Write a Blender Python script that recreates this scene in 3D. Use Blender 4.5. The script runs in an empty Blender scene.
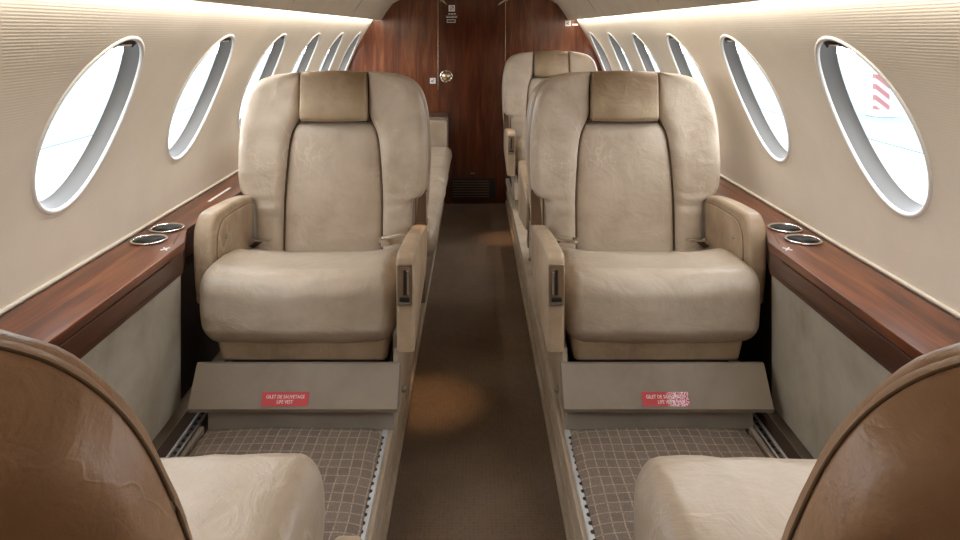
import bpy, bmesh, math, random
from mathutils import Vector, Matrix, noise
random.seed(7)
PI = math.pi
scn = bpy.context.scene
COL = scn.collection

# ---------------------------------------------------------------- helpers
def link_mesh(name, bm, mat, parent=None, smooth=True, recalc=True):
    if recalc:
        bmesh.ops.recalc_face_normals(bm, faces=bm.faces)
    me = bpy.data.meshes.new(name)
    bm.to_mesh(me); bm.free()
    mats = mat if isinstance(mat, (list, tuple)) else [mat]
    for m in mats: me.materials.append(m)
    if smooth:
        me.shade_smooth()
        if smooth == 'auto':
            me.set_sharp_from_angle(angle=math.radians(38))
    o = bpy.data.objects.new(name, me)
    COL.objects.link(o)
    if smooth == 'auto':
        wm = o.modifiers.new('normals', 'WEIGHTED_NORMAL'); wm.keep_sharp = True; wm.weight = 80
    if parent: o.parent = parent
    return o

def empty(name, loc=(0, 0, 0), rz=0):
    o = bpy.data.objects.new(name, None); COL.objects.link(o)
    o.empty_display_size = .1
    o.location = loc; o.rotation_euler = (0, 0, rz)
    return o

def tag(o, label, cat, group=None, kind=None):
    o['label'] = label; o['category'] = cat
    if group: o['group'] = group
    if kind: o['kind'] = kind
    return o

def struct(o):
    o['kind'] = 'structure'; return o

def add_box(bm, x0, x1, y0, y1, z0, z1, bevel=0, seg=2):
    r = bmesh.ops.create_cube(bm, size=1)
    vs = r['verts']
    for v in vs:
        v.co = Vector((x0 + (v.co.x + .5) * (x1 - x0), y0 + (v.co.y + .5) * (y1 - y0), z0 + (v.co.z + .5) * (z1 - z0)))
    if bevel:
        es = list({e for v in vs for e in v.link_edges})
        bmesh.ops.bevel(bm, geom=es, offset=bevel, segments=seg, profile=.5, affect='EDGES')
    return bm

def box(x0, x1, y0, y1, z0, z1, bevel=0, seg=2):
    return add_box(bmesh.new(), x0, x1, y0, y1, z0, z1, bevel, seg)

def axis_samples(h, r, nc=6, nf=8):
    s = []
    for i in range(nc):
        th = (PI / 4) * (1 - i / nc)
        s.append(-(h - r) - r * math.tan(th))
    m = h - r
    for i in range(nf + 1):
        s.append(-m + 2 * m * i / nf)
    for i in range(1, nc + 1):
        th = (PI / 4) * (i / nc)
        s.append(m + r * math.tan(th))
    return s

def add_rbox(bm, c, h, r, nc=6, nf=8, deform=None):
    """rounded box; c centre, h half sizes, r radii per axis; dense grid so it can be deformed"""
    r = [min(r[i], h[i] * .999) for i in range(3)]
    S = [axis_samples(h[i], r[i], nc, nf) for i in range(3)]
    cache = {}
    def V(p):
        key = (round(p[0], 6), round(p[1], 6), round(p[2], 6))
        if key in cache: return cache[key]
        q = []
        d = []
        for i in range(3):
            inner = max(-(h[i] - r[i]), min(h[i] - r[i], p[i]))
            q.append(inner); d.append((p[i] - inner) / r[i])
        L = math.sqrt(sum(t * t for t in d)) or 1
        o = Vector([q[i] + r[i] * d[i] / L for i in range(3)])
        if deform: o = deform(o)
        v = bm.verts.new(Vector(c) + o)
        cache[key] = v
        return v
    for ax in range(3):
        a, b = (ax + 1) % 3, (ax + 2) % 3
        for sg in (-1, 1):
            for i in range(len(S[a]) - 1):
                for j in range(len(S[b]) - 1):
                    ps = []
                    for (ii, jj) in ((i, j), (i + 1, j), (i + 1, j + 1), (i, j + 1)):
                        p = [0, 0, 0]; p[ax] = sg * h[ax]; p[a] = S[a][ii]; p[b] = S[b][jj]
                        ps.append(V(p))
                    if len(set(ps)) == 4:
                        if sg < 0: ps.reverse()
                        try: bm.faces.new(ps)
                        except ValueError: pass
    return bm

def loft(bm, rings, cap=True):
    vr = [[bm.verts.new(p) for p in ring] for ring in rings]
    n = len(vr[0])
    for a, b in zip(vr, vr[1:]):
        for i in range(n):
            j = (i + 1) % n
            bm.faces.new((a[i], a[j], b[j], b[i]))
    if cap:
        for ring in (vr[0], vr[-1]):
            c = bm.verts.new(sum((v.co for v in ring), Vector()) / n)
            for i in range(n):
                bm.faces.new((ring[i], ring[(i + 1) % n], c))
    return bm

def catmull(pts, n):
    out = []
    m = len(pts)
    for k in range(n):
        t = k / (n - 1) * (m - 1)
        i = min(int(t), m - 2); f = t - i
        p0 = pts[max(i - 1, 0)]; p1 = pts[i]; p2 = pts[i + 1]; p3 = pts[min(i + 2, m - 1)]
        out.append(tuple(.5 * ((2 * b) + (-a + c) * f + (2 * a - 5 * b + 4 * c - d) * f * f + (-a + 3 * b - 3 * c + d) * f ** 3)
                         for a, b, c, d in zip(p0, p1, p2, p3)))
    return out

def tube(bm, pts, r, n=8, closed=False):
    pts = [Vector(p) for p in pts]
    rings = []
    m = len(pts)
    up = Vector((0.13, 0.29, .95)).normalized()
    for i, p in enumerate(pts):
        a = pts[(i - 1) % m] if (closed or i > 0) else p
        b = pts[(i + 1) % m] if (closed or i < m - 1) else p
        t = (b - a).normalized()
        u = t.cross(up)
        if u.length < .05: u = t.cross(Vector((1, 0, 0)))
        u.normalize(); w = t.cross(u)
        rr = r[i] if isinstance(r, (list, tuple)) else r
        rings.append([p + u * math.cos(2 * PI * k / n) * rr + w * math.sin(2 * PI * k / n) * rr for k in range(n)])
    if closed:
        rings.append(rings[0])
    loft(bm, rings, cap=not closed)
    if closed: bmesh.ops.remove_doubles(bm, verts=bm.verts, dist=1e-6)
    return bm

def prism(pts, mapf, d0, d1, bevel=0, seg=4):
    """2-D outline pts extruded between d0 and d1, edges of both caps bevelled, then mapped to 3-D by mapf(a,b,d)"""
    bm = bmesh.new()
    lo = [bm.verts.new((a, b, d0)) for a, b in pts]
    hi = [bm.verts.new((a, b, d1)) for a, b in pts]
    n = len(pts)
    for i in range(n):
        j = (i + 1) % n
        bm.faces.new((lo[i], lo[j], hi[j], hi[i]))
    f0 = bm.faces.new(lo); f1 = bm.faces.new(hi)
    if bevel:
        es = list(set(f0.edges) | set(f1.edges))
        bmesh.ops.bevel(bm, geom=es, offset=bevel, segments=seg, profile=.5, affect='EDGES')
    bmesh.ops.triangulate(bm, faces=[f for f in bm.faces if len(f.verts) > 4])
    for v in bm.verts:
        v.co = Vector(mapf(v.co.x, v.co.y, v.co.z))
    return bm

def prism_round(pts, mapf, d0, d1, r, seg=5):
    """like prism but with properly rounded rims: the outline is inset along its normals"""
    n = len(pts)
    area = sum(pts[i][0] * pts[(i + 1) % n][1] - pts[(i + 1) % n][0] * pts[i][1] for i in range(n))
    sg = 1 if area > 0 else -1
    nr = []
    for i in range(n):
        a, b = pts[i - 1], pts[(i + 1) % n]
        tx, ty = b[0] - a[0], b[1] - a[1]; l = math.hypot(tx, ty) or 1
        nr.append((-ty / l * sg, tx / l * sg))
    lv = [(r * (1 - math.sin(k * PI / 2 / seg)), d0 + r * (1 - math.cos(k * PI / 2 / seg))) for k in range(seg + 1)]
    lv += [(i_, d0 + d1 - d_) for i_, d_ in reversed(lv)]
    bm = bmesh.new()
    rings = [[bm.verts.new(mapf(p[0] + q[0] * ins, p[1] + q[1] * ins, d)) for p, q in zip(pts, nr)] for ins, d in lv]
    for a, b in zip(rings, rings[1:]):
        for i in range(n): bm.faces.new((a[i], a[(i + 1) % n], b[(i + 1) % n], b[i]))
    caps = [bm.faces.new(rings[0]), bm.faces.new(rings[-1])]
    bmesh.ops.triangulate(bm, faces=caps)
    return bm

def text_obj(name, body, size, mat, parent, M, ext=.0003, align='CENTER', sx=1):
    cu = bpy.data.curves.new(name, 'FONT')
    cu.body = body; cu.size = size; cu.extrude = ext
    cu.align_x = align; cu.align_y = 'CENTER'; cu.resolution_u = 2
    tmp = bpy.data.objects.new('tmp', cu); COL.objects.link(tmp)
    bpy.context.view_layer.update()
    me = bpy.data.meshes.new_from_object(tmp.evaluated_get(bpy.context.evaluated_depsgraph_get()))
    bpy.data.objects.remove(tmp)
    for v in me.vertices: v.co.x *= sx
    me.transform(M)
    me.materials.clear(); me.materials.append(mat)
    me.name = name
    o = bpy.data.objects.new(name, me); COL.objects.link(o)
    if parent: o.parent = parent
    return o

# ---------------------------------------------------------------- materials
def srgb(r, g, b):
    f = lambda c: (c / 12.92) if c <= .04045 else ((c + .055) / 1.055) ** 2.4
    return (f(r / 255), f(g / 255), f(b / 255), 1)

class NT:
    def __init__(s, name):
        s.m = bpy.data.materials.new(name); s.m.use_nodes = True
        s.t = s.m.node_tree; s.n = s.t.nodes; s.l = s.t.links
        s.b = s.n['Principled BSDF']; s.out = s.n['Material Output']
    def node(s, typ, **kw):
        nd = s.n.new(typ)
        for k, v in kw.items():
            if k.startswith('i_'):
                nd.inputs[k[2:].replace('_', ' ')].default_value = v
            else: setattr(nd, k, v)
        return nd
    def link(s, a, b): s.l.new(a, b)
    def coords(s, scale=(1, 1, 1), rot=(0, 0, 0), kind='Object'):
        tc = s.node('ShaderNodeTexCoord'); mp = s.node('ShaderNodeMapping')
        mp.inputs['Scale'].default_value = scale; mp.inputs['Rotation'].default_value = rot
        s.link(tc.outputs[kind], mp.inputs['Vector']); return mp.outputs['Vector']
    def noise(s, vec, scale, detail=4, rough=.55, dist=0):
        n = s.node('ShaderNodeTexNoise'); n.inputs['Scale'].default_value = scale
        n.inputs['Detail'].default_value = detail; n.inputs['Roughness'].default_value = rough
        n.inputs['Distortion'].default_value = dist
        s.link(vec, n.inputs['Vector']); return n.outputs['Fac']
    def ramp(s, fac, stops):
        r = s.node('ShaderNodeValToRGB'); e = r.color_ramp.elements
        while len(e) < len(stops): e.new(.5)
        for el, (p, c) in zip(e, stops): el.position = p; el.color = c
        s.link(fac, r.inputs['Fac']); return r.outputs['Color']
    def mix(s, fac, a, b, mode='MIX'):
        m = s.node('ShaderNodeMix', data_type='RGBA', blend_type=mode)
        for sock, val in ((m.inputs[0], fac), (m.inputs[6], a), (m.inputs[7], b)):
            if hasattr(val, 'links') or hasattr(val, 'is_linked'): s.link(val, sock)
            else: sock.default_value = val
        return m.outputs[2]
    def math(s, op, a, b=0.0):
        m = s.node('ShaderNodeMath', operation=op)
        for sock, val in ((m.inputs[0], a), (m.inputs[1], b)):
            if hasattr(val, 'is_linked'): s.link(val, sock)
            else: sock.default_value = val
        return m.outputs[0]
    def bump(s, h, strength, dist, prev=None):
        b = s.node('ShaderNodeBump'); b.inputs['Strength'].default_value = strength; b.inputs['Distance'].default_value = dist
        s.link(h, b.inputs['Height'])
        if prev is not None: s.link(prev, b.inputs['Normal'])
        return b.outputs['Normal']
    def set(s, color=None, rough=None, metal=None, normal=None, spec=None, coat=None, coat_rough=None):
        B = s.b.inputs
        for k, v in (('Base Color', color), ('Roughness', rough), ('Metallic', metal), ('Normal', normal),
                     ('Specular IOR Level', spec), ('Coat Weight', coat), ('Coat Roughness', coat_rough)):
            if v is None: continue
            if hasattr(v, 'is_linked'): s.link(v, B[k])
            else: B[k].default_value = v
        return s.m

def leather(name, base, worn, dark, rough=.42, patch=.5, wrinkle=1.0):
    t = NT(name); v = t.coords()
    big = t.noise(v, 5.5, 4, .6, .4)
    col = t.ramp(big, [(.30, dark), (.5, base), (.72, worn)])
    fine = t.noise(v, 60, 3, .6)
    col = t.mix(t.math('MULTIPLY', fine, .22), col, dark)
    vor = t.node('ShaderNodeTexVoronoi', feature='DISTANCE_TO_EDGE'); vor.inputs['Scale'].default_value = 26
    nd = t.node('ShaderNodeTexNoise'); nd.inputs['Scale'].default_value = 7; nd.inputs['Detail'].default_value = 3
    t.link(v, nd.inputs['Vector'])
    vm = t.node('ShaderNodeVectorMath', operation='MULTIPLY_ADD'); vm.inputs[1].default_value = (.16, .16, .16)
    t.link(nd.outputs['Color'], vm.inputs[0]); t.link(v, vm.inputs[2]); t.link(vm.outputs[0], vor.inputs['Vector'])
    crack = t.ramp(vor.outputs['Distance'], [(0, (0, 0, 0, 1)), (.035, (1, 1, 1, 1))])
    rd = t.math('ABSOLUTE', t.math('SUBTRACT', t.noise(t.coords((1, 1, .6)), 5.5, 3, .55, 1.6), .5))
    ridge = t.ramp(rd, [(0, (1, 1, 1, 1)), (.014, (0, 0, 0, 1))])
    msk = t.ramp(t.noise(v, 3.3, 2), [(.48, (0, 0, 0, 1)), (.62, (1, 1, 1, 1))])
    rf = t.math('MULTIPLY', ridge, msk)
    col = t.mix(t.math('MULTIPLY', rf, .30 if wrinkle > .5 else 0.0), col, tuple(min(1, c * 1.5) for c in worn[:3]) + (1,))
    n0 = t.bump(rf, .25 * wrinkle, .003)
    n1 = t.bump(t.noise(v, 9, 5, .55, 1.2), .35 * wrinkle, .02, n0)
    n2 = t.bump(t.noise(v, 34, 4, .6, .8), .25 * wrinkle, .006, n1)
    n3 = t.bump(t.noise(v, 420, 2, .5), .25, .0008, n2)
    n4 = t.bump(crack, .10 * wrinkle, .0012, n3)
    rg = t.ramp(t.noise(v, 14, 4, .6), [(.3, (max(.31, rough - .02),) * 3 + (1,)), (.7, (rough + .12,) * 3 + (1,))])
    return t.set(col, rg, 0, n4, .45)

def wood(name, c1, c2, c3, stretch, rough=.2, coat=.6):
    t = NT(name); v = t.coords(stretch)
    n1 = t.noise(v, 3.0, 6, .62, .7)
    col = t.ramp(n1, [(.28, c1), (.5, c2), (.74, c3)])
    v2 = t.coords(tuple(a * 4 for a in stretch))
    n2 = t.noise(v2, 9, 4, .7)
    col = t.mix(t.math('MULTIPLY', n2, .55), col, c1)
    return t.set(col, rough, 0, t.bump(n2, .06, .001), .5, coat, .12)

def plain(name, col, rough=.6, metal=0, bump=None, var=.06, vs=8, spec=.5):
    t = NT(name); v = t.coords()
    n = t.noise(v, vs, 4, .6)
    lo = tuple(max(0, c * (1 - var * 2)) for c in col[:3]) + (1,); hi = tuple(min(1, c * (1 + var * 2)) for c in col[:3]) + (1,)
    c = t.ramp(n, [(.3, lo), (.7, hi)])
    nm = t.bump(t.noise(v, bump[0], 3, .6), bump[1], bump[2]) if bump else None
    return t.set(c, rough, metal, nm, spec)

M = {}
M['leather'] = leather('beige_leather', srgb(180, 164, 145), srgb(192, 177, 159), srgb(163, 146, 126), .32, wrinkle=.75)
M['leather_arm'] = leather('worn_tan_arm_leather', srgb(172, 150, 124), srgb(188, 168, 142), srgb(150, 126, 100), .38, wrinkle=.7)
M['leather_head'] = None
M['leather_brown'] = leather('tan_worn_leather', srgb(182, 146, 114), srgb(200, 168, 138), srgb(154, 120, 90), .31, wrinkle=.8)
M['suede'] = leather('beige_fabric_panel', srgb(138, 125, 110), srgb(150, 137, 121), srgb(124, 110, 95), .7, wrinkle=.25)
M['riser'] = leather('riser_vinyl', srgb(172, 155, 134), srgb(184, 168, 148), srgb(156, 138, 116), .6, wrinkle=.2)
M['grey_cloth'] = plain('grey_cloth', srgb(160, 150, 138), .9, bump=(300, .3, .001))
M['sidepanel'] = leather('stained_beige_fabric', srgb(168, 160, 144), srgb(182, 175, 160), srgb(150, 140, 122), .85, wrinkle=.1)

# headrest: beige leather soiled brown towards the top by heads
def head_mat():
    t = NT('headrest_leather'); v = t.coords()
    sx = t.node('ShaderNodeSeparateXYZ'); t.link(v, sx.inputs[0])
    nz = t.noise(v, 16, 5, .6, .6)
    h = t.math('ADD', sx.outputs['Z'], t.math('MULTIPLY', t.math('SUBTRACT', nz, .5), .12))
    fac = t.ramp(h, [(.80, (0, 0, 0, 1)), (.90, (1, 1, 1, 1))])
    base = t.ramp(t.noise(v, 8, 4), [(.3, srgb(142, 121, 94)), (.7, srgb(168, 148, 120))])
    col = t.mix(t.math('MULTIPLY', fac, .75), base, srgb(110, 84, 56))
    n1 = t.bump(t.noise(v, 12, 5, .55, 1.2), .3, .015)
    n3 = t.bump(t.noise(v, 420, 2, .5), .25, .0008, n1)
    return t.set(col, .38, 0, n3, .45)
M['leather_head'] = head_mat()

def wallmat():
    t = NT('wall_fabric'); v = t.coords()
    w = t.node('ShaderNodeTexWave', wave_type='BANDS', bands_direction='Z')
    w.inputs['Scale'].default_value = 55; w.inputs['Distortion'].default_value = .6; w.inputs['Detail'].default_value = 1
    w.inputs['Detail Scale'].default_value = 2
    t.link(v, w.inputs['Vector'])
    c = t.ramp(t.noise(v, 3.5, 4, .6), [(.3, srgb(224, 214, 198)), (.7, srgb(234, 225, 210))])
    c = t.mix(t.math('MULTIPLY', w.outputs['Color'], .06), c, srgb(176, 163, 138))
    n = t.bump(w.outputs['Color'], .22, .0010)
    n = t.bump(t.noise(v, 160, 2), .2, .001, n)
    return t.set(c, .8, 0, n, .3)
M['wall'] = wallmat()
M['ceiling'] = plain('ceiling_panel', srgb(228, 220, 206), .75, var=.02, bump=(250, .1, .0005))
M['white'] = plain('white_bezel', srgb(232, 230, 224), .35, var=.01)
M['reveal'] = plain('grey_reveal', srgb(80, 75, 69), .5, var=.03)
M['chrome'] = plain('polished_chrome', (.78, .76, .72, 1), .14, 1, var=.02)
M['nickel'] = plain('worn_nickel', (.42, .39, .35, 1), .28, 1, var=.08)
M['brass'] = plain('brass', (.70, .55, .36, 1), .25, 1, var=.03)
M['black'] = plain('black_gap', srgb(24, 21, 19), .6)
M['darkfab'] = plain('dark_brown_trim', srgb(62, 46, 36), .8, bump=(200, .3, .001))
M['brownside'] = plain('brown_leather_side', srgb(122, 96, 72), .5, bump=(60, .2, .003))
M['steel'] = plain('track_steel', (.72, .72, .72, 1), .4, .6, var=.1)
M['wood_door'] = wood('door_veneer', srgb(60, 26, 14), srgb(90, 43, 24), srgb(116, 62, 36), (9, 9, .9), .16)
M['wood_wall'] = wood('bulkhead_veneer', srgb(74, 34, 18), srgb(114, 60, 33), srgb(150, 92, 54), (9, 9, .9), .18)
M['wood_ledge'] = wood('ledge_veneer', srgb(56, 24, 11), srgb(112, 56, 28), srgb(158, 94, 50), (13, .9, 13), .30, .10)
M['wood_fascia'] = wood('fascia_veneer', srgb(46, 21, 12), srgb(80, 39, 22), srgb(106, 57, 33), (10, .9, 10), .3, .2)
M['stitch'] = plain('stitch_thread', srgb(112, 90, 68), .8)
M['seam'] = plain('seam_shadow_thread', srgb(92, 72, 54), .8)
M['red'] = plain('red_label', srgb(186, 40, 44), .45, var=.03)
M['label_white'] = plain('white_print', srgb(235, 230, 226), .5, var=.01)

def red_worn():
    t = NT('red_label_rubbed'); v = t.coords()
    sx = t.node('ShaderNodeSeparateXYZ'); t.link(v, sx.inputs[0])
    vo = t.node('ShaderNodeTexVoronoi'); vo.inputs['Scale'].default_value = 420; t.link(v, vo.inputs['Vector'])
    sp = t.ramp(vo.outputs['Color'], [(.42, (0, 0, 0, 1)), (.5, (1, 1, 1, 1))])
    side = t.ramp(sx.outputs['X'], [(.0, (0, 0, 0, 1)), (.02, (1, 1, 1, 1))])
    col = t.mix(t.math('MULTIPLY', sp, side), srgb(186, 44, 44), srgb(238, 205, 218))
    return t.set(col, .45)
M['red_worn'] = red_worn()

def carpet_mat():
    t = NT('aisle_carpet'); v = t.coords()
    b = t.node('ShaderNodeTexBrick'); b.offset = 0
    b.inputs['Scale'].default_value = 1; b.inputs['Brick Width'].default_value = .011; b.inputs['Row Height'].default_value = .011
    b.inputs['Mortar Size'].default_value = .0018; b.inputs['Mortar Smooth'].default_value = .6
    b.inputs['Color1'].default_value = srgb(124, 104, 86); b.inputs['Color2'].default_value = srgb(136, 115, 96)
    b.inputs['Mortar'].default_value = srgb(138, 117, 97)
    t.link(v, b.inputs['Vector'])
    st = t.noise(v, 2.2, 5, .6)
    c = t.mix(t.ramp(st, [(.35, (0, 0, 0, 1)), (.75, (.5, .5, .5, 1))]), b.outputs['Color'], srgb(70, 56, 46))
    c = t.mix(t.math('MULTIPLY', t.noise(v, 260, 3, .7), .5), c, srgb(60, 48, 38))
    n = t.bump(t.noise(v, 300, 3, .7), .6, .003)
    n = t.bump(b.outputs['Fac'], .3, .002, n)
    return t.set(c, .95, 0, n, .15)
M['carpet'] = carpet_mat()

def mat_mat():
    t = NT('checked_mat_weave'); v = t.coords()
    nz = t.node('ShaderNodeTexNoise'); nz.inputs['Scale'].default_value = 9; nz.inputs['Detail'].default_value = 2
    t.link(v, nz.inputs['Vector'])
    vm = t.node('ShaderNodeVectorMath', operation='MULTIPLY_ADD'); vm.inputs[1].default_value = (.012, .012, 0)
    t.link(nz.outputs['Color'], vm.inputs[0]); t.link(v, vm.inputs[2])
    b = t.node('ShaderNodeTexBrick'); b.offset = 0
    b.inputs['Scale'].default_value = 1; b.inputs['Brick Width'].default_value = .0255; b.inputs['Row Height'].default_value = .030
    b.inputs['Mortar Size'].default_value = .0017; b.inputs['Mortar Smooth'].default_value = .3
    b.inputs['Color1'].default_value = srgb(106, 94, 85); b.inputs['Color2'].default_value = srgb(122, 109, 99)
    b.inputs['Mortar'].default_value = srgb(166, 151, 134)
    t.link(vm.outputs[0], b.inputs['Vector'])
    f = t.noise(v, 330, 3, .7)
    c = t.mix(t.ramp(f, [(.4, (0, 0, 0, 1)), (.62, (.75, .75, .75, 1))]), b.outputs['Color'], srgb(92, 78, 68))
    w = t.node('ShaderNodeTexWave', bands_direction='Y'); w.inputs['Scale'].default_value = 75; t.link(v, w.inputs['Vector'])
    c = t.mix(t.math('MULTIPLY', w.outputs['Color'], .25), c, srgb(150, 132, 114))
    n = t.bump(f, .5, .002); n = t.bump(w.outputs['Color'], .3, .0015, n)
    return t.set(c, .92, 0, n, .15)
M['mat'] = mat_mat()

def emis(name, col, s):
    t = NT(name); e = t.node('ShaderNodeEmission'); e.inputs['Color'].default_value = col; e.inputs['Strength'].default_value = s
    t.link(e.outputs[0], t.out.inputs['Surface']); return t.m
M['cove'] = emis('cove_lamp', (1, .93, .82, 1), 3)

def glass():
    t = NT('window_acrylic')
    tr = t.node('ShaderNodeBsdfTransparent'); tr.inputs['Color'].default_value = (.96, .98, 1, 1)
    gl = t.node('ShaderNodeBsdfGlossy'); gl.inputs['Roughness'].default_value = .03
    lw = t.node('ShaderNodeLayerWeight'); lw.inputs['Blend'].default_value = .12
    mx = t.node('ShaderNodeMixShader'); t.link(t.math('MULTIPLY', t.math('POWER', lw.outputs['Facing'], 4), .25), mx.inputs[0])
    t.link(tr.outputs[0], mx.inputs[1]); t.link(gl.outputs[0], mx.inputs[2]); t.link(mx.outputs[0], t.out.inputs['Surface'])
    return t.m
M['glass'] = glass()

# ---------------------------------------------------------------- cabin shell
CAMZ = 1.04
PLAT = 0.0
AISLE = -.18
BY = 4.92           # aft bulkhead
PROF = [(.95, .44), (.943, .53), (.932, .63), (.905, .73), (.868, .83), (.822, .93), (.77, 1.02), (.72, 1.10), (.672, 1.18), (.63, 1.24)]
fine = catmull(PROF, 200)
L = [0]
for p, q in zip(fine, fine[1:]): L.append(L[-1] + math.dist(p, q))
def prof(a):
    a = max(0, min(L[-1] - 1e-6, a))
    lo, hi = 0, len(L) - 1
    while hi - lo > 1:
        m = (lo + hi) // 2
        if L[m] <= a: lo = m
        else: hi = m
    f = (a - L[lo]) / (L[hi] - L[lo])
    x = fine[lo][0] + f * (fine[hi][0] - fine[lo][0]); z = fine[lo][1] + f * (fine[hi][1] - fine[lo][1])
    tx = fine[hi][0] - fine[lo][0]; tz = fine[hi][1] - fine[lo][1]; l = math.hypot(tx, tz)
    return x, z, tz / l, -tx / l          # outward normal (right side)
def arc_of_z(z):
    lo, hi = 0, L[-1]
    for _ in range(40):
        m = (lo + hi) / 2
        if prof(m)[1] < z: lo = m
        else: hi = m
    return lo
A0, A1 = arc_of_z(.638), arc_of_z(1.022)
AC = (A0 + A1) / 2; SB = (A1 - A0) / 2; SA = .160
PITCH = .625; W0 = 1.53
KS = list(range(-4, 6))
YF = W0 + PITCH * KS[0] - PITCH / 2
WS = {-1: .030, 1: .0}      # the two window rows are not quite opposite one another
def W3(side, y, a, d=0):
    x, z, nx, nz = prof(a)
    return Vector((side * (x + nx * d), y, z + nz * d))

def wall(side, name):
    bm = bmesh.new()
    for k in KS:
        yc = W0 + PITCH * k + WS[side]
        y0, y1 = yc - PITCH / 2, yc + PITCH / 2
        if k < -1:
            js = [[bm.verts.new(W3(side, y, L[-1] * j / 24)) for j in range(25)] for y in (y0, y1)]
            for j in range(24): bm.faces.new((js[0][j], js[1][j], js[1][j + 1], js[0][j + 1]))
            continue
        angs = [2 * PI * i / 64 for i in range(64)]
        for cy, ca in ((y0, 0), (y1, 0), (y0, L[-1]), (y1, L[-1])):
            angs.append(math.atan2(ca - AC, cy - yc) % (2 * PI))
        angs.sort()
        grid = []
        for th in angs:
            c, s = math.cos(th), math.sin(th)
            re = 1 / math.sqrt((c / SA) ** 2 + (s / SB) ** 2)
            rb = 1e9
            if abs(c) > 1e-9: rb = min(rb, (PITCH / 2) / abs(c))
            if s > 1e-9: rb = min(rb, (L[-1] - AC) / s)
            if s < -1e-9: rb = min(rb, AC / -s)
            row = []
            for j in range(9):
                r = re + (rb - re) * (j / 8) ** 1.2
                row.append(bm.verts.new(W3(side, yc + r * c, AC + r * s)))
            grid.append(row)
        n = len(grid)
        for i in range(n):
            a, b = grid[i], grid[(i + 1) % n]
            for j in range(8):
                bm.faces.new((a[j], a[j + 1], b[j + 1], b[j]))
    bmesh.ops.remove_doubles(bm, verts=bm.verts, dist=1e-4)
    bmesh.ops.dissolve_degenerate(bm, dist=1e-5, edges=bm.edges)
    return struct(link_mesh(name, bm, M['wall']))
wall(-1, 'wall_left'); wall(1, 'wall_right')

wn = 0
def ell(side, yc, sc_a, sc_b, d, n=64, grow=0):
    return [W3(side, yc + (SA * sc_a + grow) * math.cos(2 * PI * i / n), AC + (SB * sc_b + grow) * math.sin(2 * PI * i / n), d) for i in range(n)]
for side in (-1, 1):
    for k in KS:
        if k < -1: continue
        wn += 1
        yc = W0 + PITCH * k + WS[side]
        # bezel bead + tapered reveal as one moulding
        bm = bmesh.new()
        rings = [ell(side, yc, 1, 1, .003, grow=.007), ell(side, yc, 1, 1, -.002, grow=.005), ell(side, yc, 1, 1, -.004, grow=.002),
                 ell(side, yc, 1, 1, -.004, grow=-.002), ell(side, yc, 1, 1, -.001, grow=-.005), ell(side, yc, 1, 1, .003, grow=-.006)]
        loft(bm, rings, cap=False)
        fr = struct(link_mesh('window_%d' % wn, bm, M['white']))
        bm = bmesh.new()
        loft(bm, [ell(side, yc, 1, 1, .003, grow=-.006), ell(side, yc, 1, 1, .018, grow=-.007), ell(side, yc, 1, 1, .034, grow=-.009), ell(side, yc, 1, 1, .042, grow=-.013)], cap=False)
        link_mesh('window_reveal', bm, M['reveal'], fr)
        bm = bmesh.new()
        ring = [bm.verts.new(p) for p in ell(side, yc, 1, 1, .040, grow=-.012)]
        bm.faces.new(ring)
        link_mesh('window_pane', bm, M['glass'], fr, smooth=False)
        if -1 <= k:
            # blind slot and pull at the top of the reveal
            bm = bmesh.new()
            rings = []
            for t in [PI / 2 + .30 * (i / 6 - 1) for i in range(13)]:
                rings.append([W3(side, yc + (SA - q) * math.cos(t), AC + (SB - q) * math.sin(t), dd) for q, dd in ((.007, .004), (.020, .004), (.024, .034), (.009, .034))])
            loft(bm, rings)
            sl = link_mesh('blind_slot', bm, M['black'], fr, 'auto')
            bm = bmesh.new()
            pts = [W3(side, yc + .022 * (i / 6 * 2 - 1), AC + SB - .020, .003) for i in range(7)]
            tube(bm, pts, .0032, 8)
            link_mesh('blind_pull', bm, M['chrome'], fr)
        # daylight portal outside this opening
        li = bpy.data.lights.new('window_daylight', 'AREA'); li.shape = 'RECTANGLE'; li.size = .30; li.size_y = .46
        li.cycles.is_portal = True
        lo = bpy.data.objects.new('window_daylight', li); COL.objects.link(lo)
        p = W3(side, yc, AC, .06); x, z, nx, nz = prof(AC)
        lo.location = p
        inward = Vector((-side * nx, 0, -nz))
        lo.rotation_euler = inward.to_track_quat('-Z', 'Z').to_euler()

# ceiling: headliner with valance lips that hide the cove lamps
def extr(pts, y0, y1, ny=2, name='x', mat=None, smooth=True, parent=None):
    bm = bmesh.new()
    rows = []
    for j in range(ny):
        y = y0 + (y1 - y0) * j / (ny - 1)
        rows.append([bm.verts.new((x, y, z)) for x, z in pts])
    for a, b in zip(rows, rows[1:]):
        for i in range(len(pts) - 1): bm.faces.new((a[i], a[i + 1], b[i + 1], b[i]))
    return link_mesh(name, bm, mat, parent, smooth)
half = [(.69, 1.30), (.672, 1.16), (.668, 1.115), (.664, 1.108), (.655, 1.112), (.622, 1.165), (.585, 1.215), (.572, 1.228), (.5, 1.268), (.4, 1.30), (.25, 1.33), (.1, 1.345), (0, 1.348)]
cpts = half + [(-x, z) for x, z in reversed(half[:-1])]
struct(extr(cpts, YF, BY, 2, 'ceiling', M['ceiling'], 'auto'))
bm = bmesh.new()
for s in (-1, 1):       # cove roof closing the gap above the wall
    add_box(bm, min(s * .60, s * .72), max(s * .60, s * .72), YF, BY, 1.235, 1.25)
struct(link_mesh('trim_1', bm, M['ceiling'], None, False))
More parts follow.
